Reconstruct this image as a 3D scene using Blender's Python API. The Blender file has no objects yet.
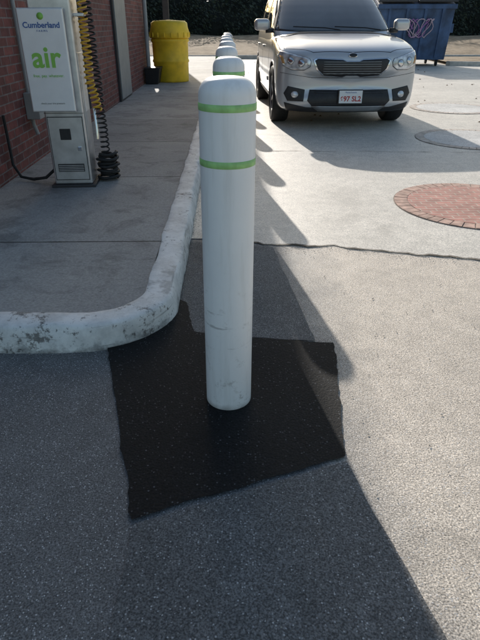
import bpy, bmesh, math, random
import numpy as np
from mathutils import Vector, Matrix
from mathutils.bvhtree import BVHTree
from mathutils import noise as mnoise
random.seed(3); np.random.seed(3)
C=bpy.context; D=bpy.data
scene=C.scene

# ---------------------------------------------------------------- materials
class M:
    def __init__(s,name,rough=.6,metal=0,spec=.5):
        s.m=D.materials.new(name); s.m.use_nodes=True
        s.nt=s.m.node_tree; s.N=s.nt.nodes; s.L=s.nt.links
        s.b=s.N['Principled BSDF']
        s.b.inputs['Roughness'].default_value=rough
        s.b.inputs['Metallic'].default_value=metal
        s.b.inputs['Specular IOR Level'].default_value=spec
        s._pos=None
    def n(s,t,**kw):
        x=s.N.new(t)
        for k,v in kw.items():
            if k in x.inputs: x.inputs[k].default_value=v
            else: setattr(x,k,v)
        return x
    def l(s,a,b): s.L.new(a,b)
    def pos(s):
        if s._pos is None:
            s._pos=s.n('ShaderNodeTexCoord').outputs['Object']
        return s._pos
    def noise(s,scale,detail=4,rough=.55,vec=None,dist=0):
        x=s.n('ShaderNodeTexNoise'); x.inputs['Scale'].default_value=scale
        x.inputs['Detail'].default_value=detail; x.inputs['Roughness'].default_value=rough
        x.inputs['Distortion'].default_value=dist
        s.l(vec or s.pos(),x.inputs['Vector']); return x.outputs['Fac']
    def ramp(s,fac,stops):
        r=s.n('ShaderNodeValToRGB'); s.l(fac,r.inputs['Fac'])
        e=r.color_ramp.elements
        while len(e)<len(stops): e.new(.5)
        for i,(p,c) in enumerate(stops):
            e[i].position=p
            e[i].color=c if hasattr(c,'__len__') else (c,c,c,1)
        return r.outputs['Color']
    def mix(s,fac,a,b,mode='MIX'):
        x=s.n('ShaderNodeMix'); x.data_type='RGBA'; x.blend_type=mode
        for i,v in ((0,fac),(6,a),(7,b)):
            if hasattr(v,'is_linked') or hasattr(v,'links'): s.l(v,x.inputs[i])
            else: x.inputs[i].default_value=v
        return x.outputs[2]
    def math(s,op,a,b=None,c=None):
        x=s.n('ShaderNodeMath'); x.operation=op
        for i,v in enumerate((a,b,c)):
            if v is None: continue
            if isinstance(v,(int,float)): x.inputs[i].default_value=v
            else: s.l(v,x.inputs[i])
        return x.outputs[0]
    def sep(s,vec=None):
        x=s.n('ShaderNodeSeparateXYZ'); s.l(vec or s.pos(),x.inputs[0]); return x.outputs
    def color(s,c):
        if hasattr(c,'links'): s.l(c,s.b.inputs['Base Color'])
        else: s.b.inputs['Base Color'].default_value=c if len(c)==4 else (*c,1)
        return s
    def bump(s,h,strength=.5,dist=.01):
        x=s.n('ShaderNodeBump'); x.inputs['Strength'].default_value=strength
        x.inputs['Distance'].default_value=dist
        s.l(h,x.inputs['Height']); s.l(x.outputs[0],s.b.inputs['Normal'])

def simple(name,col,rough=.6,metal=0,spec=.5,var=.12,scale=6,bump=0):
    m=M(name,rough,metal,spec)
    f=m.noise(scale,3)
    a=tuple(c*(1-var) for c in col[:3])+(1,); b=tuple(min(1,c*(1+var)) for c in col[:3])+(1,)
    m.color(m.ramp(f,[(.3,a),(.7,b)]))
    if bump: m.bump(m.noise(scale*12,2),bump,.004)
    return m.m

def asphalt(name,base,speck,specamt=.62,rough=.8,warm=(1,1,1),big=.25,bumpd=.003,stone=150,spec=.4,sunlit=None,contrast=1):
    m=M(name,rough,0,spec)
    w=lambda v:(v*warm[0],v*warm[1],v*warm[2],1)
    big1=m.noise(.9,4,.65); med=m.noise(9,3,.65); fine=m.noise(stone*1.1,1,.6)
    col=m.ramp(big1,[(.25,w(base*(1-big))),(.75,w(base*(1+big)))])
    sunlit_fac=None
    if sunlit:
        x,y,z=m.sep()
        sunlit_fac=m.ramp(m.math('ADD',x,m.math('MULTIPLY',m.math('ADD',m.noise(2.5,4,.6),-.5),.5)),[(.22,0),(.60,1)])  # lighter warm tone past the bollards: sunlit look painted into the colour
        col=m.mix(sunlit_fac,col,m.ramp(big1,[(.25,tuple(c*.88 for c in sunlit)+(1,)),(.75,tuple(c*1.12 for c in sunlit)+(1,))]))
    col=m.mix(.5,col,m.ramp(med,[(.3,.78),(.7,1.22)]),'MULTIPLY')
    col=m.mix(.85*contrast,col,m.ramp(fine,[(.34,.40),(.5,1.0),(.66,1.5)]),'MULTIPLY')
    v=m.n('ShaderNodeTexVoronoi'); v.inputs['Scale'].default_value=stone; m.l(m.pos(),v.inputs['Vector'])
    sc=m.sep(v.outputs['Color'])
    col=m.mix(.6*contrast,col,m.ramp(sc[2],[(0,.6),(1,1.45)]),'MULTIPLY')
    isst=m.math('GREATER_THAN',sc[0],specamt)
    core=m.math('LESS_THAN',v.outputs['Distance'],.40)
    fac=m.math('MULTIPLY',m.math('MULTIPLY',isst,core),sc[1])
    col=m.mix(fac,col,w(speck))
    st=m.noise(1.7,4,.65,dist=.4)
    col=m.mix(.5,col,m.ramp(st,[(.30,.62),(.42,1)]),'MULTIPLY')
    m.color(col)
    m.bump(m.math('MULTIPLY',v.outputs['Distance'],-1.0),.6,bumpd)
    return m

mat_asph=asphalt('asphalt',.135,.55,.80,warm=(1.0,1.0,1.0),sunlit=(.57,.495,.41),rough=.68,spec=.5,bumpd=.0013,stone=185).m
mat_patch=asphalt('fresh_asphalt',.0085,.10,.88,rough=.8,warm=(1,1.02,1.08),stone=130,spec=.25,bumpd=.002).m
mat_trench=asphalt('trench_asphalt',.125,.4,.84,warm=(1,.99,.97),bumpd=.0015,stone=170).m
mat_old=asphalt('old_repair',.115,.45,.87,warm=(1,1,1),bumpd=.0015,stone=170).m
mat_apron=asphalt('concrete_apron',.57,.7,.85,rough=.60,warm=(1.05,.97,.85),big=.16,bumpd=.0008,stone=120,contrast=.55,spec=.6).m

def concrete_walk():
    m=M('sidewalk_concrete',.8)
    x,y,z=m.sep()
    big=m.noise(1.1,5,.6); fine=m.noise(90,3,.7)
    col=m.ramp(big,[(.25,(.26,.255,.25,1)),(.75,(.40,.385,.36,1))])
    col=m.mix(.7,col,m.ramp(fine,[(.3,.6),(.7,1.3)]),'MULTIPLY')
    yy=m.math('DIVIDE',m.math('ADD',y,-3.05+1.55*10),1.55)
    fr=m.math('FRACT',yy)
    wn=m.n('ShaderNodeTexWhiteNoise'); wn.noise_dimensions='1D'; m.l(m.math('FLOOR',yy),wn.inputs['W'])
    col=m.mix(.7,col,m.ramp(wn.outputs['Value'],[(0,.75),(1,1.1)]),'MULTIPLY')
    d=m.math('MINIMUM',fr,m.math('SUBTRACT',1,fr))
    wob=m.math('MULTIPLY',m.noise(14,3),.006)
    line=m.math('LESS_THAN',d,m.math('ADD',wob,.002))
    st=m.noise(3.2,5,.7,dist=.6)
    col=m.mix(.8,col,m.ramp(st,[(.36,.55),(.5,1.0)]),'MULTIPLY')
    ed=m.math('GREATER_THAN',m.noise(42,3,.7),.68)
    col=m.mix(m.math('MULTIPLY',ed,.5),col,(.06,.055,.05,1))
    col=m.mix(line,col,(.05,.048,.045,1))
    m.color(col)
    m.bump(m.math('SUBTRACT',m.math('MULTIPLY',fine,.35),line),.6,.006)
    return m.m
mat_walk=concrete_walk()

def kerb_paint():
    m=M('worn_white_kerb_paint',.65)
    x,y,z=m.sep()
    n1=m.noise(5,6,.75); n2=m.noise(38,4,.7)
    wear=m.math('ADD',m.math('MULTIPLY',n1,.62),m.math('MULTIPLY',n2,.38))
    paint=m.ramp(m.noise(6,6,.7),[(.32,(.50,.50,.49,1)),(.6,(.80,.80,.78,1))])
    conc=m.ramp(n2,[(.3,(.16,.155,.15,1)),(.7,(.32,.31,.29,1))])
    fac=m.ramp(wear,[(.395,0),(.445,1)])
    col=m.mix(fac,conc,paint)
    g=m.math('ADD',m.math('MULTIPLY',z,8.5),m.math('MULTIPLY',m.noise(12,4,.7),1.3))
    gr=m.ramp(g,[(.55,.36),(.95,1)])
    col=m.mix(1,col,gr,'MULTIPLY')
    mp=m.n('ShaderNodeMapping'); mp.inputs['Scale'].default_value=(3,3,60); m.l(m.pos(),mp.inputs['Vector'])
    sf=m.ramp(m.noise(1,4,.7,vec=mp.outputs[0]),[(.60,0),(.67,.5)])
    col=m.mix(sf,col,(.14,.14,.14,1))
    m.color(col); m.bump(wear,.6,.010)
    return m.m
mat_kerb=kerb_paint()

def bollard_mat():
    m=M('white_plastic_sleeve',.40)
    x,y,z=m.sep()
    base=m.ramp(m.noise(5,3,.6),[(.3,(.86,.86,.865,1)),(.7,(.91,.91,.91,1))])
    mp=m.n('ShaderNodeMapping'); mp.inputs['Scale'].default_value=(30,30,2.5); m.l(m.pos(),mp.inputs['Vector'])
    st=m.noise(1.0,4,.65,vec=mp.outputs[0])
    base=m.mix(.22,base,m.ramp(st,[(.35,(.62,.60,.56,1)),(.52,(1,1,1,1))]),'MULTIPLY')
    sc=m.noise(16,7,.78)
    low=m.ramp(z,[(.05,1),(.42,.45),(.6,.0)])
    k=m.math('MULTIPLY',m.ramp(sc,[(.57,0),(.66,1)]),low)
    base=m.mix(m.math('MULTIPLY',k,.55),base,(.30,.27,.24,1))
    mp2=m.n('ShaderNodeMapping'); mp2.inputs['Scale'].default_value=(6,6,45); m.l(m.pos(),mp2.inputs['Vector'])
    k2=m.math('MULTIPLY',m.ramp(m.noise(1,4,.7,vec=mp2.outputs[0]),[(.62,0),(.68,1)]),m.ramp(z,[(.2,0),(.3,1),(.42,1),(.5,0)]))
    base=m.mix(m.math('MULTIPLY',k2,.5),base,(.22,.20,.19,1))
    bot=m.ramp(m.math('ADD',z,m.math('MULTIPLY',m.noise(22,4),.04)),[(.025,1),(.05,0)])
    base=m.mix(m.math('MULTIPLY',bot,.6),base,(.2,.18,.15,1))
    m.color(base)
    return m.m
mat_boll=bollard_mat()
mat_green=simple('green_reflective_tape',(.36,.66,.24),.45,var=.22,scale=25)

def brick():
    m=M('red_brick',.85)
    x,y,z=m.sep()
    cb=m.n('ShaderNodeCombineXYZ'); m.l(m.math('ADD',x,y),cb.inputs[0]); m.l(z,cb.inputs[1])
    b=m.n('ShaderNodeTexBrick'); m.l(cb.outputs[0],b.inputs['Vector'])
    b.inputs['Scale'].default_value=1; b.inputs['Brick Width'].default_value=.205; b.inputs['Row Height'].default_value=.068
    b.inputs['Mortar Size'].default_value=.006; b.inputs['Mortar Smooth'].default_value=.2
    b.inputs['Color1'].default_value=(.22,.065,.055,1); b.inputs['Color2'].default_value=(.10,.032,.032,1)
    b.inputs['Mortar'].default_value=(.20,.16,.155,1); b.inputs['Bias'].default_value=-.1
    col=m.mix(.8,b.outputs['Color'],m.ramp(m.noise(14,4,.7),[(.3,.6),(.7,1.3)]),'MULTIPLY')
    m.color(col); m.bump(m.math('ADD',m.math('MULTIPLY',b.outputs['Fac'],-1),m.math('MULTIPLY',m.noise(70,2),.4)),.6,.008)
    return m.m
mat_brick=brick()
mat_steel=simple('brushed_stainless',(.62,.63,.65),.36,.85,var=.16,scale=9,bump=.05)
mat_signw=simple('sign_white',(.82,.83,.84),.4,var=.05)
mat_signg=simple('sign_green',(.26,.58,.10),.5,var=.05)
mat_signb=simple('sign_blue',(.05,.13,.38),.5,var=.05)
mat_yel=simple('yellow_plastic',(.80,.55,.03),.5,var=.18,scale=5,bump=.1)
mat_yelh=simple('yellow_hose',(.62,.36,.03),.45,var=.1)
mat_blk=simple('black_rubber',(.018,.018,.019),.7,var=.3,scale=30)
mat_blkp=simple('black_plastic',(.022,.022,.024),.5,var=.2,scale=40)
mat_grey=simple('grey_painted_metal',(.30,.31,.31),.5,var=.1)
mat_darkm=simple('dark_metal',(.05,.05,.055),.5,.3)
mat_coping=simple('roof_coping',(.35,.34,.32),.6)
mat_shade_deck=simple('shade_deck_panel',(.55,.55,.53),.6)
mat_dump=simple('blue_dumpster_paint',(.04,.085,.18),.55,var=.5,scale=3,bump=.2)
mat_dumpl=simple('dumpster_lid',(.03,.032,.036),.6)
mat_purple=simple('purple_graffiti',(.30,.14,.36),.5)
mat_pink=simple('pale_graffiti',(.45,.36,.44),.5)
mat_paver_ring=simple('paver_border',(.50,.33,.26),.85,var=.35,scale=15,bump=.3)
mat_padc=asphalt('pad_concrete',.60,.7,.9,warm=(1.02,.99,.94),stone=110,bumpd=.001,contrast=.5).m
mat_padring=simple('pad_border',(.58,.50,.43),.85,var=.25,scale=15,bump=.3)
def paver():
    m=M('red_pavers',.85)
    b=m.n('ShaderNodeTexBrick'); m.l(m.pos(),b.inputs['Vector'])
    b.inputs['Scale'].default_value=1; b.inputs['Brick Width'].default_value=.12; b.inputs['Row Height'].default_value=.06
    b.inputs['Mortar Size'].default_value=.005
    b.inputs['Color1'].default_value=(.52,.24,.19,1); b.inputs['Color2'].default_value=(.40,.20,.16,1)
    b.inputs['Mortar'].default_value=(.52,.42,.34,1)
    m.color(m.mix(.8,b.outputs['Color'],m.ramp(m.noise(9,5,.7),[(.3,.65),(.7,1.35)]),'MULTIPLY'))
    m.bump(m.math('MULTIPLY',b.outputs['Fac'],-1),.6,.006); return m.m
mat_paver=paver()
def dirtm():
    m=M('dirt_and_dry_grass',.95)
    c=m.ramp(m.noise(2.2,6,.7),[(.3,(.16,.12,.07,1)),(.5,(.34,.25,.16,1)),(.7,(.48,.38,.26,1))])
    m.color(m.mix(.6,c,m.ramp(m.noise(40,2,.7),[(.3,.5),(.7,1.4)]),'MULTIPLY')); m.bump(m.noise(20,4,.7),.8,.03); return m.m
mat_dirt=dirtm()
def leafm():
    m=M('hedge_foliage',.6)
    m.color(m.ramp(m.noise(1.6,4,.8),[(.3,(.010,.018,.014,1)),(.55,(.030,.045,.028,1)),(.75,(.07,.08,.045,1))])); 
    return m.m
mat_leaf=leafm()
mat_core=simple('hedge_core',(.012,.016,.014),.9)
def paintm():
    m=M('silver_car_paint',.32,.45)
    m.color(m.ramp(m.noise(1.5,3),[(.3,(.53,.545,.565,1)),(.7,(.60,.605,.62,1))]))
    m.b.inputs['Coat Weight'].default_value=.7; m.b.inputs['Coat Roughness'].default_value=.06
    return m.m
mat_car=paintm()
def glassm():
    m=M('tinted_glass',.04,0,.9); m.color(m.ramp(m.noise(2,3),[(.3,(.03,.036,.04,1)),(.7,(.07,.08,.085,1))])); 
    m.b.inputs['Coat Weight'].default_value=.5; return m.m
mat_glass=glassm()
mat_chrome=simple('chrome',(.72,.72,.73),.12,1,var=.03)
def lampm():
    m=M('headlamp_lens',.12,.35,.8)
    w=m.n('ShaderNodeTexVoronoi'); w.inputs['Scale'].default_value=16; m.l(m.pos(),w.inputs['Vector'])
    m.color(m.ramp(w.outputs['Distance'],[(.1,(.9,.91,.93,1)),(.5,(.66,.67,.69,1)),(.8,(.36,.36,.38,1))]))
    m.b.inputs['Coat Weight'].default_value=1; return m.m
mat_lamp=lampm()
mat_amber=simple('amber_lens',(.55,.30,.12),.25)
mat_plate=simple('plate_white',(.80,.81,.82),.45,var=.03)
mat_red=simple('plate_red',(.45,.03,.03),.5)
mat_alloy=simple('alloy_wheel',(.45,.45,.46),.3,.8)

# ---------------------------------------------------------------- helpers
def link(o,parent=None):
    C.collection.objects.link(o)
    if parent: o.parent=parent
    return o
def empty(name,loc=(0,0,0),rz=0):
    e=D.objects.new(name,None); e.location=loc; e.rotation_euler=(0,0,rz); e.empty_display_size=.2
    return link(e)
def mesh(name,v,f,mat,parent=None,smooth=False,bevel=0,seg=2):
    me=D.meshes.new(name); me.from_pydata([tuple(p) for p in v],[],f); me.validate(); me.update()
    if mat: 
        for mm in (mat if isinstance(mat,list) else [mat]): me.materials.append(mm)
    if smooth: me.polygons.foreach_set('use_smooth',[True]*len(me.polygons))
    o=D.objects.new(name,me); link(o,parent)
    if bevel:
        b=o.modifiers.new('b','BEVEL'); b.width=bevel; b.segments=seg; b.limit_method='ANGLE'; b.angle_limit=.6
    return o
def box(name,x0,x1,y0,y1,z0,z1,mat,parent=None,bevel=0,seg=2):
    v=[(x,y,z) for x in (x0,x1) for y in (y0,y1) for z in (z0,z1)]
    f=[(0,1,3,2),(4,6,7,5),(0,4,5,1),(2,3,7,6),(0,2,6,4),(1,5,7,3)]
    return mesh(name,v,f,mat,parent,False,bevel,seg)
def lathe(name,prof,mat,parent=None,seg=48,axis='Z',loc=(0,0,0),smooth=True):
    v=[];f=[]
    n=len(prof)
    for i in range(seg):
        a=2*math.pi*i/seg
        for r,z in prof:
            p=(r*math.cos(a),r*math.sin(a),z)
            if axis=='X': p=(p[2],p[0],p[1])
            if axis=='Y': p=(p[0],p[2],p[1])
            v.append((p[0]+loc[0],p[1]+loc[1],p[2]+loc[2]))
    for i in range(seg):
        j=(i+1)%seg
        for k in range(n-1):
            f.append((i*n+k,j*n+k,j*n+k+1,i*n+k+1))
    o=mesh(name,v,f,mat,parent,smooth)
    bm=bmesh.new(); bm.from_mesh(o.data); bmesh.ops.remove_doubles(bm,verts=bm.verts,dist=1e-5)
    bmesh.ops.recalc_face_normals(bm,faces=bm.faces); bm.to_mesh(o.data); bm.free()
    return o
def curve(name,pts,r,mat,parent=None,res=3):
    cu=D.curves.new(name,'CURVE'); cu.dimensions='3D'; cu.bevel_depth=r; cu.bevel_resolution=res; cu.use_fill_caps=True
    s=cu.splines.new('POLY'); s.points.add(len(pts)-1)
    for i,p in enumerate(pts): s.points[i].co=(*p,1)
    cu.materials.append(mat); o=D.objects.new(name,cu); return link(o,parent)
def text(name,s,size,mat,loc,rot,parent,ext=.001,align='CENTER',bold=0):
    t=D.curves.new(name,'FONT'); t.body=s; t.size=size; t.extrude=ext; t.align_x=align; t.offset=bold
    t.materials.append(mat); o=D.objects.new(name,t); o.location=loc; o.rotation_euler=rot
    return link(o,parent)
def sheet(name,poly,z,mat,sub=0):
    return mesh(name,[(x,y,z) for x,y in poly],[tuple(range(len(poly)))],mat)
def wobble(pts,amp,step=.05,seed=0,closed=True):
    out=[]
    n=len(pts)
    for i in range(n if closed else n-1):
        a=Vector(pts[i]); b=Vector(pts[(i+1)%n]); L=(b-a).length; k=max(1,int(L/step))
        nr=Vector((-(b-a).y,(b-a).x))/max(L,1e-6)
        for j in range(k):
            p=a+(b-a)*(j/k)
            w=amp*(mnoise.noise(Vector((p.x*6,p.y*6,seed)))+.6*mnoise.noise(Vector((p.x*25,p.y*25,seed+4))))
            out.append(tuple(p+nr*w))
    if not closed: out.append(tuple(pts[-1]))
    return out

# ---------------------------------------------------------------- ground
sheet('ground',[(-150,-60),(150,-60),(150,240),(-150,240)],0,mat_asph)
edge=[(.02,3.36),(.3,3.27),(.62,3.25),(.95,3.14),(1.5,3.0),(2.1,3.0),(2.9,3.12),(4.2,3.1),(8,3.3),(14,3.2),(22,3.2)]
e=wobble(edge,.035,.04,3,False)
sheet('concrete_apron',[(-.262,3.40)]+e+[(22,24.0),(-.262,24.0)],.004,mat_apron)
def strip(name,pts,w,z,mat,wj=.5,seed=0):
    v=[];f=[]
    for i,p in enumerate(pts):
        a=Vector(pts[max(0,i-1)]); b=Vector(pts[min(len(pts)-1,i+1)]); d=(b-a).normalized(); nr=Vector((-d.y,d.x))
        ww=w*(1+wj*mnoise.noise(Vector((p[0]*9,p[1]*9,seed)))*2)
        q=Vector(p); v+= [(*(q+nr*ww/2),z),(*(q-nr*ww/2),z)]
    for i in range(len(pts)-1): f.append((2*i,2*i+1,2*i+3,2*i+2))
    return mesh(name,v,f,mat)
mat_crack=simple('crack_fill',(.12,.10,.08),.9,var=.3,scale=20)
mat_jnt=simple('joint_fill',(.24,.20,.17),.9,var=.3,scale=20)
strip('pavement_crack',e,.010,.008,mat_crack,1.2,1)
P=wobble([(-.56,2.10),(-.29,1.09),(.37,1.33),(.455,2.05),(.1,2.10),(-.17,2.16),(-.22,2.45),(-.27,2.5),(-.5,2.3)],.012,.02,7)
sheet('fresh_asphalt_patch',P,.008,mat_patch)
T=wobble([(-.255,2.16),(-.2,2.14),(.38,2.07),(.27,3.24),(-.255,3.34)],.008,.05,9)
sheet('trench_patch',T,.0041,mat_trench)
O=wobble([(-.285,1.07),(.37,1.31),(.60,.2),(.62,-1.2),(-.30,-1.2)],.006,.05,12)
sheet('old_asphalt_repair',O,.004,mat_old)
for i,(a,b) in enumerate([((.35,6.2),(9,5.7)),((.35,10.5),(12,10.2)),((6.5,3.3),(7,23))]):
    n=int((Vector(b)-Vector(a)).length/.1); pts=[tuple(Vector(a).lerp(Vector(b),k/n)) for k in range(n+1)]
    pts=[(p[0]+.02*mnoise.noise(Vector((p[0]*3,p[1]*3,i))),p[1]+.03*mnoise.noise(Vector((p[0]*3,p[1]*3,i+9)))) for p in pts]
    strip('pavement_joint',pts,.008,.008,mat_jnt,.95,i)
# kerb
path=[(-.26,23.9)]
y=23.9
while y>2.45: y-=.05; path.append((-.26,y))
for k in range(1,15):
    a=math.pi/2*k/14
    path.append((-.66+.40*math.cos(a),2.40-.40*math.sin(a)))
x=-.66
while x>-9: x-=.05; path.append((x,2.0))
prof=[(-.004,-.02),(.0,.03),(.004,.07),(.010,.104),(.016,.116),(.026,.122),(.07,.125),(.11,.125),(.144,.124),(.151,.119),(.152,.0)]
v=[];f=[];inner=[]
for i,p in enumerate(path):
    a=Vector(path[max(0,i-1)]); b=Vector(path[min(len(path)-1,i+1)]); d=(b-a).normalized(); nr=Vector((d.y,-d.x))
    if nr.dot(Vector((-1,1)))<0: nr=-nr
    for (o_,z) in prof:
        q=Vector(p)+nr*o_
        w=.010*mnoise.noise(Vector((q.x*3,q.y*3,z*8)))+.005*mnoise.noise(Vector((q.x*14,q.y*14,z*20)))
        if .09<z<.125 and o_<.05:
            w+=.028*max(0,mnoise.noise(Vector((q.x*6,q.y*6,3)))-.15)
        q2=q+nr*w
        v.append((q2.x,q2.y,z+(.4*w if z>.04 else 0)))
    inner.append(tuple(Vector(p)+nr*.149))
n=len(prof)
for i in range(len(path)-1):
    for k in range(n-1): f.append((i*n+k,i*n+k+1,(i+1)*n+k+1,(i+1)*n+k))
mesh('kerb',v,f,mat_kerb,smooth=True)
sheet('sidewalk',inner+[(-9,23.9)],.116,mat_walk)
def debris(name,n,fn,mat,s0,s1):
    vs=[];fs=[]
    for i in range(n):
        x,y,z=fn(); s=random.uniform(s0,s1); b=len(vs)
        for k in range(5):
            a=k*1.2566+random.random()*.6; vs.append((x+s*math.cos(a),y+s*math.sin(a)*.8,z))
        vs.append((x,y,z+s*.7)); 
        for k in range(5): fs.append((b+k,b+(k+1)%5,b+5))
    return mesh(name,vs,fs,mat)
def fn():
    r=random.random()
    if r<.45:
        y=random.uniform(2.3,12); return (-.255+abs(random.gauss(0,.035)),y,.006)
    if r<.75: p=random.choice(e[:70]); return (p[0]+random.gauss(0,.03),p[1]-abs(random.gauss(0,.07)),.006)
    return (random.uniform(-1.4,1.6),random.uniform(.5,3.1),.004)
debris('gravel_debris',1700,fn,simple('pebbles',(.34,.31,.27),.9,var=.5,scale=60),.0015,.0045)
mat_dleaf=simple('dry_leaf',(.22,.12,.05),.8,var=.5,scale=50)
debris('fallen_leaves',60,lambda:(random.uniform(.3,6),random.uniform(8,22),.008),mat_dleaf,.015,.03)

def disc(cx,cy,r,n=64): return [(cx+r*math.cos(2*math.pi*i/n),cy+r*math.sin(2*math.pi*i/n)) for i in range(n)]
def pad(cx,cy,R,inner,ringm):
    e_=empty('round_paver_pad',(cx,cy,0))
    mesh('bed',[(x,y,.008) for x,y in disc(0,0,R+.006)],[tuple(range(64))],mat_jnt,e_)
    mesh('infill',[(x,y,.012) for x,y in disc(0,0,R-.103)],[tuple(range(64))],inner,e_)
    N=int(2*math.pi*R/.085); vs=[];fs=[]
    for i in range(N):
        a0=2*math.pi*(i+.05)/N; a1=2*math.pi*(i+.95)/N; b=len(vs); zz=.010+random.uniform(0,.003)
        for z in (.004,zz):
            for (r,a) in ((R-.1,a0),(R,a0),(R,a1),(R-.1,a1)): vs.append((r*math.cos(a),r*math.sin(a),z))
        fs+=[(b+4,b+5,b+6,b+7),(b,b+1,b+5,b+4),(b+1,b+2,b+6,b+5),(b+2,b+3,b+7,b+6),(b+3,b,b+4,b+7)]
    mesh('border_bricks',vs,fs,ringm,e_)
pad(1.93,4.12,.62,mat_paver,mat_paver_ring)
pad(3.0,6.85,.68,mat_padc,mat_padring)
pad(3.75,9.6,.68,mat_padc,mat_padring)

# ---------------------------------------------------------------- bollards
def bollard(x,y,H,lean=(0,0)):
    e_=empty('bollard',(x,y,0)); e_.rotation_euler=(lean[0],lean[1],random.uniform(-1,1) if y>2 else .2)
    R=.0835
    pr=[(R,-.02),(R,.3),(R,.6),(R,H-.052)]
    for k in range(1,15):
        a=math.pi/2*k/14; pr.append((R*math.cos(a)**.55,H-.052+.052*math.sin(a)))
    pr[-1]=(0,H)
    lathe('sleeve',pr,mat_boll,e_,64)
    for z in (H-.078,H-.232):
        lathe('stripe',[(R+.0004,z-.010),(R+.0012,z-.0095),(R+.0012,z+.0095),(R+.0004,z+.010)],mat_green,e_,64)
for i in range(8):
    bollard(-.01+(0 if i==0 else random.uniform(-.012,.012)),1.66+1.45*i,1.122-(0 if i==0 else .02),(0,.006) if i==0 else (random.uniform(-.008,.008),random.uniform(-.008,.008)))

# ---------------------------------------------------------------- building
b=empty('brick_store')
box('side_wall',-2.05,-1.8,2.9,13.6,0,4.9,mat_brick,b)
box('front_wall',-9,-2.052,2.9,3.15,0,4.9,mat_brick,b)
box('rear_wall',-9,-2.052,13.35,13.6,0,4.9,mat_brick,b)
box('left_wall',-9.25,-9.002,2.9,13.6,0,4.9,mat_brick,b)
box('roof',-9.3,-1.84,2.85,13.65,4.902,5.05,mat_coping,b)
box('coping',-2.09,-1.76,2.85,13.65,5.052,5.18,mat_coping,b)
for x0 in (-4.4,-6.4,-8.4):
    box('window_frame',x0,x0+1.6,2.86,2.898,.9,2.6,mat_darkm,b); box('window_glass',x0+.06,x0+1.54,2.85,2.858,.96,2.54,mat_glass,b)
box('door_frame',-1.798,-1.765,9.6,10.7,.12,2.35,mat_darkm,b); box('door_leaf',-1.763,-1.75,9.66,10.64,.15,2.3,mat_grey,b)
curve('downspout',[(-1.72,12.9,4.9),(-1.72,12.9,.3),(-1.66,12.85,.18)],.045,mat_grey,b)
curve('conduit',[(-1.775,5.2,3.5),(-1.775,5.2,.45),(-1.75,5.2,.36)],.018,mat_grey,b)
curve('conduit_2',[(-1.775,7.4,4.2),(-1.775,7.4,.3)],.025,mat_darkm,b)
box('junction_box',-1.798,-1.68,5.12,5.28,.5,.72,mat_grey,b,.006)
cn=empty('added_shade_canopy')  # unseen roof, added to cast the shade edge across the sidewalk
box('shade_deck',-9,-1.75,13.7,22.4,4.65,5.05,mat_shade_deck,cn)
for x0,y0 in ((-2.15,21.6),(-8.6,21.6),(-8.6,14.2)):
    box('post',x0-.1,x0+.1,y0-.1,y0+.1,0,4.648,mat_darkm,cn)

# ---------------------------------------------------------------- air machine
am=empty('air_pump_machine',(-1.235,4.42,.116),math.radians(3))
W=.145
box('cabinet',-W,W,-.13,.14,.02,1.45,mat_steel,am,.012,3)
box('base_plate',-W-.025,W+.025,-.155,.165,.0,.019,mat_darkm,am,.003)
box('lower_door',-W+.02,W-.02,-.134,-.1315,.06,.52,mat_steel,am)
box('door_gap',-W+.015,W-.015,-.1325,-.1305,.054,.526,mat_blkp,am)
box('coin_panel',-.05,.03,-.142,-.1345,.36,.44,mat_blkp,am,.003)
box('lock',.07,.10,-.15,-.1345,.28,.31,mat_chrome,am,.003)
box('vent',-.1,.1,-.1385,-.1345,.12,.18,mat_darkm,am)
for k in range(4): box('vent_slat',-.095,.095,-.142,-.1388,.127+.013*k,.132+.013*k,mat_steel,am)
box('sign_board',-.205,.100,-.185,-.160,.57,1.225,mat_signw,am,.008,3)
box('sign_bracket',-.1,.08,-.159,-.128,.7,1.1,mat_darkm,am)
box('sign_trim',-.209,.104,-.178,-.165,.565,1.230,mat_steel,am,.004)
rx=(math.radians(90),0,0)
cx=-.052
text('sign_logo','Cumberland',.050,mat_signb,(cx,-.1865,1.11),rx,am,bold=.001)
text('sign_sub','F A R M S',.018,mat_signb,(cx,-.1865,1.085),rx,am)
text('sign_air','air',.19,mat_signg,(cx,-.1865,.865),rx,am,bold=.004)
text('sign_small','free. pay. whatever.',.027,mat_signg,(cx,-.1865,.80),rx,am)
text('sign_small_2','check your tire pressure',.017,mat_grey,(cx,-.1865,.62),rx,am)
lathe('sign_dot',[(0,0),(.022,0),(.022,.002),(0,.002)],mat_signg,am,24,'Y',(cx,-.1875,1.18))
box('side_hook',W,W+.07,-.05,.05,1.18,1.2,mat_steel,am,.004)
box('side_panel',W+.0005,W+.004,-.1,.12,.3,.95,mat_steel,am,.001)
box('side_label',W+.0045,W+.006,-.06,.08,.55,.8,mat_signw,am)
box('front_seam',-W-.001,W+.001,-.1332,-.1302,.548,.551,mat_darkm,am)
def helix(path,rad,turns,per=14):
    P=[Vector(p) for p in path]; segs=[(P[i+1]-P[i]).length for i in range(len(P)-1)]; L=sum(segs); n=turns*per; out=[]
    for k in range(n+1):
        s=L*k/n; i=0
        while i<len(segs)-1 and s>segs[i]: s-=segs[i]; i+=1
        c=P[i].lerp(P[i+1],min(1,s/segs[i])); d=(P[i+1]-P[i]).normalized()
        u=d.cross(Vector((0,1,.01))).normalized(); w=d.cross(u); a=2*math.pi*k/per+.9*math.sin(k*.04)
        rr_=rad*(1+.15*mnoise.noise(Vector((k*.03,0,0))))
        out.append(c+u*rr_*math.cos(a)+w*rr_*math.sin(a)+Vector((.016*mnoise.noise(Vector((k*.01,3,0))),0,0)))
    return out
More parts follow.
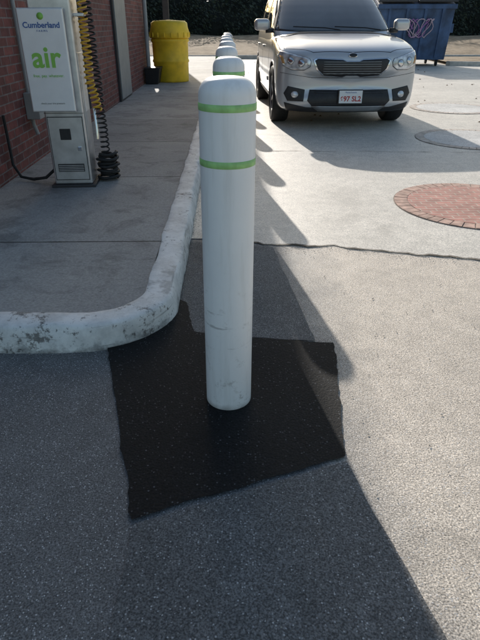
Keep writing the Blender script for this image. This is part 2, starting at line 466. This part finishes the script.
curve('yellow_hose',helix([(.195,.04,1.5),(.20,.02,1.1),(.195,.0,.75),(.225,.02,.55)],.030,26),.0065,mat_yelh,am,2)
curve('black_hose',helix([(.225,.06,1.3),(.24,.08,.8),(.235,.1,.4),(.23,.14,.16)],.030,30),.0062,mat_blk,am,2)
hp=[]
for k in range(200):
    a=k*.35; r=.066+.020*math.sin(k*.13); hp.append((.245+r*math.cos(a),.10+r*math.sin(a),.015+.0010*k+.004*math.sin(k*.9)))
curve('hose_pile',hp,.012,mat_blk,am,2)
curve('air_chuck',[(.185,.1,.55),(.195,.06,.42),(.195,.05,.33)],.012,mat_chrome,am)
curve('power_cable',[(-.15,.05,.12),(-.25,.02,.04),(-.36,.05,.02),(-.47,.1,.03),(-.53,.14,.12),(-.54,.16,.5)],.012,mat_blk,am)

# ---------------------------------------------------------------- drum
d=empty('yellow_drum',(-1.27,13.3,.116)); 
R=.40
pr=[(0,0),(R*.93,0),(R*.95,.03),(R*.96,.38),(R*1.0,.40),(R*1.0,.43),(R*.965,.45),(R*.98,.78),(R*1.03,.80),(R*1.03,.84),(R*.97,.86)]
lathe('barrel',pr,mat_yel,d,48)
lathe('lid',[(R*.95,.862),(R*1.07,.862),(R*1.07,.98),(R*1.0,1.06),(R*.97,1.15),(R*.85,1.19),(0,1.21)],mat_yel,d,48)
for k in range(18):
    a=k*2*math.pi/18; o=box('lid_rib',-.012,.012,-.01,.01,.88,.97,mat_yel,d,.003); o.location=(R*1.075*math.cos(a),R*1.075*math.sin(a),0)
tb=empty('black_tub',(-1.64,12.75,.116))
mesh('tub',[(-.13,-.2,0),(.14,-.2,0),(.14,.2,0),(-.12,.2,0),(-.13,-.25,.3),(.2,-.25,.3),(.2,.25,.3),(-.12,.25,.3)],[(0,3,2,1),(0,1,5,4),(1,2,6,5),(2,3,7,6),(3,0,4,7)],mat_blkp,tb,bevel=.02)
box('tub_rim',-.13,.215,-.265,.265,.301,.325,mat_blkp,tb,.01)

# ---------------------------------------------------------------- dumpster
f=[(0,3,2,1),(0,1,5,4),(1,2,6,5),(2,3,7,6),(3,0,4,7),(4,5,6,7)]
dm=empty('dumpster',(6.05,20.6,0),math.radians(-3)); dm.scale=(1.05,1.05,1.32)
v=[(-1.1,-.75,.15),(1.1,-.75,.15),(1.1,.85,.15),(-1.1,.85,.15),(-1.15,-.95,1.35),(1.15,-.95,1.35),(1.15,.95,1.75),(-1.15,.95,1.75)]
mesh('bin',v,f,mat_dump,dm,bevel=.02)
for x0 in (-.8,-.27,.27,.8):
    mesh('rib',[(x0-.04,-.80,.2),(x0+.04,-.80,.2),(x0+.04,-1.0,1.3),(x0-.04,-1.0,1.3),(x0-.04,-.7,.2),(x0+.04,-.7,.2),(x0+.04,-.9,1.3),(x0-.04,-.9,1.3)],[(0,1,2,3),(0,4,5,1),(1,5,6,2),(3,2,6,7),(0,3,7,4)],mat_dump,dm)
for sx in (-1,1):
    box('fork_pocket',min(sx*1.152,sx*1.28),max(sx*1.152,sx*1.28),-.6,.5,.75,.95,mat_dump,dm,.01)
    mesh('lid',[(sx*.02,-1.0,1.40),(sx*1.18,-1.0,1.40),(sx*1.18,.98,1.84),(sx*.02,.98,1.84),(sx*.02,-1.0,1.44),(sx*1.18,-1.0,1.44),(sx*1.18,.98,1.90),(sx*.02,.98,1.90)],f,mat_dumpl,dm,bevel=.01)
box('top_rail',-1.18,1.18,-1.0,-.955,1.26,1.36,mat_dump,dm,.01)
for sx in (-.9,.9): 
    for sy in (-.6,.6): lathe('caster',[(0,-.03),(.08,-.03),(.09,0),(.08,.03),(0,.03)],mat_blk,dm,20,'X',(sx,sy,.09))
def frontpt(x,z,o=.02): return (x,-.75-.2*(z-.15)/1.2-o,z)
for k in range(5):
    pts=[]; cx=-.15+.14*k; 
    for t in range(24):
        a=t*.42+k; pts.append(frontpt(cx+.13*math.cos(a)+.03*math.sin(3*a),.85+.2*math.sin(a*.8+k),.055))
    curve('graffiti',pts,.014,mat_purple if k%2 else mat_pink,dm,1)
dm2=empty('trash_cart',(4.25,21.9,0))
mesh('body',[(-.25,-.28,.05),(.25,-.28,.05),(.25,.28,.05),(-.25,.28,.05),(-.32,-.38,1.0),(.32,-.38,1.0),(.32,.38,1.0),(-.32,.38,1.0)],f,mat_blkp,dm2,bevel=.02)
mesh('lid',[(-.34,-.42,1.01),(.34,-.42,1.01),(.34,.42,1.03),(-.34,.42,1.03),(-.3,-.3,1.1),(.3,-.3,1.1),(.3,.38,1.14),(-.3,.38,1.14)],f,mat_blkp,dm2,bevel=.02)
for sx in (-.28,.28): lathe('wheel',[(0,-.03),(.1,-.03),(.1,.03),(0,.03)],mat_blk,dm2,20,'X',(sx,.32,.1))

# ---------------------------------------------------------------- bank, far kerb, hedge
v=[];ff=[]; nx=180; ny=26
for j in range(ny+1):
    for i in range(nx+1):
        x=-30+90*i/nx; t=j/ny; y=24.2+18*t
        z=.10+.50*min(1,t*1.8)*(1+.25*mnoise.noise(Vector((x*.3,y*.4,1))))+.05*mnoise.noise(Vector((x*2,y*2,2)))
        if j==0: z=-.02
        v.append((x,y,z))
for j in range(ny):
    for i in range(nx): a=j*(nx+1)+i; ff.append((a,a+1,a+nx+2,a+nx+1))
mesh('dirt_bank',v,ff,mat_dirt,smooth=True)
box('far_kerb',-30,60,24.02,24.18,-.02,.15,simple('far_kerb_concrete',(.50,.48,.44),.8,var=.2),None,.02)
mk=simple('island_kerb_concrete',(.55,.52,.47),.8,var=.2)
ik=mesh('island_kerb',[(7.4,20.2,-.02),(7.5,20.05,-.02),(16,17.3,-.02),(16,17.5,-.02),(7.4,20.2,.14),(7.5,20.05,.14),(16,17.3,.14),(16,17.5,.14)],f,mk,None,bevel=.02)
sheet('island_soil',wobble([(7.5,20.2),(16,17.52),(16,23.8),(7.8,23.8)],.02,.2,5),.10,mat_dirt)
hv=[];hf=[]
n=40000
xs=np.random.uniform(-24,48,n); 
for i in range(n):
    x=xs[i]; top=4.1+.8*mnoise.noise(Vector((x*.35,0,0)))+.5*mnoise.noise(Vector((x*1.3,5,0)))
    z=random.uniform(.45,top)
    front=38.0+.9*mnoise.noise(Vector((x*.6,z*.8,7)))+.4*mnoise.noise(Vector((x*2,z*2,9)))
    y=front+abs(random.gauss(0,.45))+ .5*max(0,(z/top-.6))
    if mnoise.noise(Vector((x*1.1,y*1.1,z*1.1)))>.38: continue
    s=random.uniform(.05,.12); nrm=Vector((random.gauss(0,1),random.gauss(-.7,1),random.gauss(.4,1))).normalized()
    u=nrm.orthogonal().normalized(); w=nrm.cross(u); c=Vector((x,y,z)); b=len(hv)
    hv+= [c-u*s*.5,c+w*s,c+u*s*.5,c-w*s*1.1]; hf.append((b,b+1,b+2,b+3))
hd=empty('hedge')
mesh('leaves',hv,hf,mat_leaf,hd)
v=[];ff=[]; nx=200; nz=8
for j in range(nz+1):
    for i in range(nx+1):
        x=-25+74*i/nx; top=3.4+.8*mnoise.noise(Vector((x*.35,0,0))); z=top*j/nz+.2
        v.append((x,39.0+.5*mnoise.noise(Vector((x*.8,z,3)))+ (j/nz)**3*.8,z))
for j in range(nz):
    for i in range(nx): a=j*(nx+1)+i; ff.append((a,a+1,a+nx+2,a+nx+1))
mesh('core',v,ff,mat_core,hd)

# ---------------------------------------------------------------- car
car=empty('parked_car',(1.565,7.45,0),math.radians(1.5)); car.scale=(.985,.985,1.0)
def loft_body():
    S=[(0,.74,.42,.66,.70),(.015,.87,.31,.80,.85),(.05,.915,.25,.88,.925),(.12,.93,.22,.935,.975),(.32,.94,.21,.99,1.035),(.75,.945,.21,1.045,1.10),(1.15,.945,.21,1.07,1.155),
       (1.6,.945,.21,1.07,1.16),(2.4,.945,.21,1.08,1.16),(3.3,.945,.22,1.09,1.16),(4.0,.935,.25,1.09,1.16),(4.45,.89,.32,1.06,1.13),(4.62,.83,.4,1.0,1.06),(4.67,.7,.5,.85,.9)]
    v=[];f=[];ring=0
    for (y,w,zb,zs,zt) in S:
        h=[(0,zb),(.5,zb),(.86,zb),(.975,zb+.05),(1,zb+(zs-zb)*.35),(1,zb+(zs-zb)*.6),(.995,zb+(zs-zb)*.86),(.965,zs),(.90,zs+(zt-zs)*.40),(.68,zs+(zt-zs)*.66),(.61,zs+(zt-zs)*.97),(.3,zt-.002),(0,zt)]
        full=[(a*w,z) for a,z in h]+[(-a*w,z) for a,z in reversed(h[1:-1])]
        bow=.27*max(0,1-y/1.1)**1.3 - .12*max(0,(y-3.9)/.77)
        for (x,z) in full: v.append((x,y+bow*abs(x/.93)**3,z))
        ring=len(full)
    n=len(S)
    for i in range(n-1):
        for k in range(ring):
            a=i*ring+k; b_=i*ring+(k+1)%ring; f.append((a,b_,b_+ring,a+ring))
    f.append(tuple(reversed(range(ring)))); f.append(tuple(range((n-1)*ring,n*ring)))
    o=mesh('body',v,f,[mat_car,mat_blkp],car,True)
    bm=bmesh.new(); bm.from_mesh(o.data); bmesh.ops.recalc_face_normals(bm,faces=bm.faces); bm.to_mesh(o.data); bm.free()
    return o
body=loft_body()
s=body.modifiers.new('s','SUBSURF'); s.levels=2; s.render_levels=2
def loft_cabin():
    L=[(1.0,1.0,4.50,.925),(1.12,1.14,4.50,.91),(1.30,1.42,4.45,.86),(1.50,1.76,4.36,.80),(1.64,2.04,4.26,.755),(1.71,2.28,4.16,.71),(1.745,2.7,3.9,.58)]
    v=[];f=[];N=40
    for (z,y0,y1,w) in L:
        cy=(y0+y1)/2; hy=(y1-y0)/2
        for k in range(N):
            a=2*math.pi*k/N; c,s_=math.cos(a),math.sin(a); ex=2/8.0
            x=w*math.copysign(abs(s_)**ex,s_); yy=cy-hy*math.copysign(abs(c)**ex,c)
            yy+= .15*(abs(x)/w)**2*(1 if c>0 else -.5)*max(0,c if c>0 else -c)
            v.append((x,yy,z))
    for i in range(len(L)-1):
        for k in range(N):
            a=i*N+k; b_=i*N+(k+1)%N; f.append((a,b_,b_+N,a+N))
    f.append(tuple(range((len(L)-1)*N,len(L)*N)))
    o=mesh('cabin',v,f,mat_car,car,True)
    bm=bmesh.new(); bm.from_mesh(o.data); bmesh.ops.recalc_face_normals(bm,faces=bm.faces); bm.to_mesh(o.data); bm.free()
    m=o.modifiers.new('s','SUBSURF'); m.levels=1; m.render_levels=1
    return o
cab=loft_cabin()
C.view_layer.update()
dg=C.evaluated_depsgraph_get()
def bvh(o):
    oe=o.evaluated_get(dg); me=oe.to_mesh(); t=BVHTree.FromPolygons([v.co.copy() for v in me.vertices],[tuple(p.vertices) for p in me.polygons]); oe.to_mesh_clear(); return t
TB=bvh(body); TC=bvh(cab)
def decal(name,poly,tree,direction,mat,off=.004,thick=.02,cuts=4):
    bm=bmesh.new()
    def P(p):
        if direction=='F': return Vector((p[0],-2,p[1]))
        if direction=='R': return Vector((-3,p[0],p[1]))
        if direction=='L': return Vector((3,p[0],p[1]))
        return Vector((p[0],p[1],3))
    dv={'F':Vector((0,1,0)),'R':Vector((1,0,0)),'L':Vector((-1,0,0)),'T':Vector((0,0,-1))}[direction]
    vs=[bm.verts.new(P(p)) for p in poly]; bm.faces.new(vs)
    bmesh.ops.triangulate(bm,faces=bm.faces)
    for _ in range(2 if cuts>2 else 1):
        bmesh.ops.subdivide_edges(bm,edges=bm.edges,cuts=max(1,cuts//2),use_grid_fill=True)
    bad=[]
    for vv in bm.verts:
        h=tree.ray_cast(vv.co,dv)
        if h[0] is None: bad.append(vv); continue
        nn=h[1]; 
        if nn.dot(dv)>0: nn=-nn
        vv.co=h[0]+nn*off
    if bad: bmesh.ops.delete(bm,geom=bad,context='VERTS')
    bmesh.ops.recalc_face_normals(bm,faces=bm.faces)
    bm.faces.ensure_lookup_table()
    if len(bm.faces) and sum((f_.normal.dot(dv) for f_ in bm.faces))>0: bmesh.ops.reverse_faces(bm,faces=bm.faces)
    me=D.meshes.new(name); bm.to_mesh(me); bm.free(); me.materials.append(mat)
    me.polygons.foreach_set('use_smooth',[True]*len(me.polygons))
    o=link(D.objects.new(name,me),car)
    if thick:
        sm=o.modifiers.new('t','SOLIDIFY'); sm.thickness=thick; sm.offset=-1
    return o
def mir(poly): return [(-a,b_) for a,b_ in poly]
def rr(x0,x1,z0,z1,r,n=4):
    out=[]
    for cx,cz,a0 in ((x1-r,z1-r,0),(x0+r,z1-r,90),(x0+r,z0+r,180),(x1-r,z0+r,270)):
        for k in range(n+1):
            a=math.radians(a0+90*k/n); out.append((cx+r*math.cos(a),cz+r*math.sin(a)))
    return out
def scalep(p,sx,sz,c): return [(c[0]+(a-c[0])*sx,c[1]+(b_-c[1])*sz) for a,b_ in p]
gr=[(-.48,.84),(-.44,.86),(-.13,.848),(-.08,.83),(.08,.83),(.13,.848),(.44,.86),(.48,.84),(.44,.75),(.35,.68),(.12,.665),(.07,.685),(-.07,.685),(-.12,.665),(-.35,.68),(-.44,.75)]
decal('grille_surround',scalep(gr,1.05,1.16,(0,.765)),TB,'F',mat_chrome,.012,.03)
decal('grille',gr,TB,'F',mat_blkp,.016,.02)
for z in (.70,.725,.75,.775,.80,.825): decal('grille_bar',[(-.37,z),(.37,z),(.37,z+.005),(-.37,z+.005)],TB,'F',mat_grey,.020,.004,8)
decal('badge',[(.06*math.cos(a*.3927),.90+.026*math.sin(a*.3927)) for a in range(16)],TB,'F',mat_chrome,.012,.01,2)
decal('badge_centre',[(.051*math.cos(a*.3927),.90+.019*math.sin(a*.3927)) for a in range(16)],TB,'F',mat_blkp,.0145,.004,2)
hl=[(.53,.83),(.54,.775),(.61,.735),(.76,.735),(.87,.78),(.925,.89),(.905,.945),(.85,.935),(.68,.895),(.55,.865)]
for nm,pl in (('a',hl),('b',mir(hl))):
    decal('headlight_rim',scalep(pl,1.03,1.06,(sum(p[0] for p in pl)/10,.84)),TB,'F',mat_blkp,.003,.02)
    decal('headlight',pl,TB,'F',mat_lamp,.008,.02)
    sg=1 if nm=='a' else -1
    for cx,cz,rr_ in ((.645,.81,.045),(.775,.835,.045)):
        decal('lamp_projector',[(sg*cx+rr_*math.cos(k*.5236),cz+rr_*math.sin(k*.5236)) for k in range(12)],TB,'F',mat_grey,.0105,.003,2)
        decal('lamp_bulb',[(sg*cx+rr_*.8*math.cos(k*.5236),cz+rr_*.8*math.sin(k*.5236)) for k in range(12)],TB,'F',mat_chrome,.0125,.003,2)
    decal('turn_signal',[(sg*.84,.80),(sg*.872,.805),(sg*.90,.89),(sg*.865,.89)],TB,'F',mat_amber,.0105,.003,2)
    fg=[(sg*.58,.50),(sg*.80,.54),(sg*.85,.45),(sg*.80,.36),(sg*.60,.36)]
    decal('fog_recess',fg,TB,'F',mat_blkp,.004,.01)
    decal('fog_light',[(sg*.71+.045*math.cos(k*.5236),.44+.04*math.sin(k*.5236)) for k in range(12)],TB,'F',mat_lamp,.010,.01,2)
decal('lower_intake',[(-.52,.50),(.52,.50),(.55,.37),(.48,.30),(-.48,.30),(-.55,.37)],TB,'F',mat_blkp,.004,.01)
for z in (.33,.46,.485): decal('intake_bar',[(-.46,z),(.46,z),(.46,z+.007),(-.46,z+.007)],TB,'F',mat_darkm,.010,.006,8)
decal('chin',[(-.84,.34),(-.56,.29),(.56,.29),(.84,.34),(.80,.225),(-.80,.225)],TB,'F',mat_blkp,.006,.01)
decal('skid',[(-.50,.31),(.50,.31),(.40,.25),(-.40,.25)],TB,'F',mat_alloy,.014,.01)
decal('bumper_seam',[(-.9,.70),(-.5,.645),(.5,.645),(.9,.70),(.9,.695),(.5,.64),(-.5,.64),(-.9,.695)],TB,'F',mat_blkp,.001,.003,8)
box('licence_plate',-.152,.152,-.03,-.022,.35,.502,mat_plate,car,.006)
box('plate_back',-.165,.165,-.0215,.03,.34,.51,mat_blkp,car,.004)
text('plate_number','697 SL2',.085,mat_red,(0,-.031,.375),rx,car,.0005,'CENTER',.002)
text('plate_state','Massachusetts',.026,mat_signb,(0,-.031,.472),rx,car,.0005)
for sg in (-1,1):
    decal('hood_seam',[(sg*.85,.36),(sg*.875,.7),(sg*.88,1.15),(sg*.872,1.15),(sg*.867,.7),(sg*.842,.36)],TB,'T',mat_blkp,.001,.003,8)
decal('hood_front_seam',[(-.84,.36),(-.5,.12),(0,.075),(.5,.12),(.84,.36),(.84,.352),(.5,.112),(0,.067),(-.5,.112),(-.84,.352)],TB,'T',mat_blkp,.001,.003,8)
ws=[(-.84,1.17),(-.4,1.15),(.4,1.15),(.84,1.17),(.80,1.28),(.745,1.47),(.69,1.63),(.3,1.665),(-.3,1.665),(-.69,1.63),(-.745,1.47),(-.80,1.28)]
decal('windscreen_frit',scalep(ws,1.02,1.03,(0,1.38)),TC,'F',mat_blkp,.002,.004,6)
decal('windscreen',ws,TC,'F',mat_glass,.004,.004,8)
decal('cowl',[(-.82,1.03),(.82,1.03),(.82,1.22),(-.82,1.22)],TB,'T',mat_blkp,.006,.01,6)
for x0,x1 in ((-.62,.02),(-.02,.60)):
    curve('wiper',[(x1,1.06,1.175),(x0*.3+x1*.7,1.16,1.20),(x0,1.26,1.215)],.007,mat_blk,car)
for sd,sg in (('R',-1),('L',1)):
    w1=[(1.68,1.18),(2.55,1.18),(2.55,1.60),(2.2,1.58),(1.90,1.42)]
    w2=[(2.63,1.18),(3.5,1.19),(3.5,1.58),(2.63,1.605)]
    w3=[(3.58,1.20),(4.16,1.25),(4.05,1.52),(3.58,1.575)]
    for k,wp in enumerate((w1,w2,w3)): decal('side_window',wp,TC,sd,mat_glass,.005,.006,6)
    decal('window_frame',[(1.5,1.15),(4.28,1.17),(4.14,1.56),(3.4,1.62),(2.5,1.64),(2.08,1.58),(1.74,1.38)],TC,sd,mat_blkp,.002,.004,6)
    for y0 in (1.50,2.58,3.55): decal('door_gap',[(y0,.36),(y0+.007,.36),(y0+.007,1.04),(y0,1.04)],TB,sd,mat_blkp,.001,.003,6)
    decal('sill',[(1.35,.24),(3.2,.24),(3.2,.35),(1.35,.35)],TB,sd,mat_blkp,.006,.01,6)
    for y0 in (2.32,3.30): decal('door_handle',rr(y0,y0+.2,.93,.96,.012,2),TB,sd,mat_car,.022,.02,2)
    decal('side_moulding',[(1.55,.50),(3.2,.52),(3.2,.57),(1.55,.55)],TB,sd,mat_car,.012,.012,6)
    mo=box('mirror_shell',-.115,.115,-.06,.08,-.07,.08,mat_car,car,.055,6); mo.location=(sg*1.045,1.54,1.235)
    mo.data.polygons.foreach_set('use_smooth',[True]*6)
    lathe('mirror_base',[(0,-.06),(.035,-.06),(.03,.06),(0,.06)],mat_blkp,car,12,'X',(sg*.93,1.54,1.165))
    curve('roof_rail',[(sg*.69,2.35,1.70),(sg*.70,2.5,1.775),(sg*.70,3.0,1.79),(sg*.69,3.7,1.78),(sg*.66,3.95,1.70)],.016,mat_darkm,car)
for y0 in (.95,3.65):
    cy=lathe('cut',[(0,-1.2),(.415,-1.2),(.415,1.2),(0,1.2)],None,car,40,'X',(0,y0,.38),False)
    for mm in (mat_car,mat_blkp): cy.data.materials.append(mm)
    for p in cy.data.polygons: p.material_index=1
    C.view_layer.update()
    bo=body.modifiers.new('arch','BOOLEAN'); bo.operation='DIFFERENCE'; bo.object=cy; bo.solver='EXACT'
C.view_layer.update(); dg=C.evaluated_depsgraph_get()
newme=D.meshes.new_from_object(body.evaluated_get(dg)); body.modifiers.clear(); body.data=newme
for o in [o for o in D.objects if o.name.startswith('cut')]: D.objects.remove(o)
for y0 in (.95,3.65):
    box('underbody',-.62,.62,y0-.5,y0+.5,.24,.8,mat_blkp,car)
    for sg in (-1,1):
        cx=sg*.83
        wp=empty('wheel',(cx,y0,.372)); wp.parent=car
        lathe('tyre',[(.235,-.10),(.30,-.122),(.35,-.116),(.368,-.092),(.372,-.03),(.372,.03),(.368,.092),(.35,.116),(.30,.122),(.235,.10)],mat_blk,wp,48,'X')
        lathe('rim',[(.24,-.10*sg),(.235,.09*sg),(.222,.095*sg),(.215,.06*sg),(.21,-.05*sg),(0,-.05*sg)],mat_darkm,wp,40,'X')
        lathe('rim_lip',[(.242,.088*sg),(.236,.106*sg),(.222,.104*sg),(.216,.09*sg)],mat_alloy,wp,40,'X')
        lathe('hub',[(0,.085*sg),(.05,.085*sg),(.06,.06*sg),(.06,0)],mat_alloy,wp,24,'X')
        for k in range(6):
            a=k*math.pi/3; o=mesh('spoke',[(sg*.03,-.026,.04),(sg*.03,.026,.04),(sg*.05,.020,.225),(sg*.05,-.020,.225),(sg*.085,-.022,.04),(sg*.085,.022,.04),(sg*.095,.014,.225),(sg*.095,-.014,.225)],[(0,3,2,1),(4,5,6,7),(0,1,5,4),(1,2,6,5),(2,3,7,6),(3,0,4,7)],mat_alloy,wp,bevel=.004); o.rotation_euler=(a,0,0)

# ---------------------------------------------------------------- light / world
el=math.radians(21.5); az=math.atan2(-.165,1)
S=Vector((math.sin(az)*math.cos(el),math.cos(az)*math.cos(el),math.sin(el)))
w=D.worlds.new('World'); scene.world=w; w.use_nodes=True
nt=w.node_tree; bg=nt.nodes['Background']; sk=nt.nodes.new('ShaderNodeTexSky'); sk.sky_type='NISHITA'; sk.sun_disc=False
sk.sun_elevation=el; sk.sun_rotation=az%(2*math.pi); sk.dust_density=2.5; sk.air_density=1.5; sk.ozone_density=2.5
nt.links.new(sk.outputs[0],bg.inputs[0]); bg.inputs[1].default_value=.15
sl=D.lights.new('sun','SUN'); sl.energy=5; sl.angle=math.radians(.5); sl.color=(1,.94,.86)
so=link(D.objects.new('sun',sl)); so.rotation_euler=(-S).to_track_quat('-Z','Y').to_euler(); so.location=(0,0,20)
cam=D.cameras.new('camera'); co=link(D.objects.new('camera',cam)); cam.sensor_fit='VERTICAL'; cam.sensor_height=36; cam.lens=36*540/640
co.location=(0,0,1.25); co.rotation_euler=(math.radians(90-28.75),0,math.radians(-1.12)); cam.clip_end=600; cam.clip_start=.05
scene.camera=co
scene.view_settings.view_transform='Standard'; scene.view_settings.look='None'; scene.view_settings.exposure=0
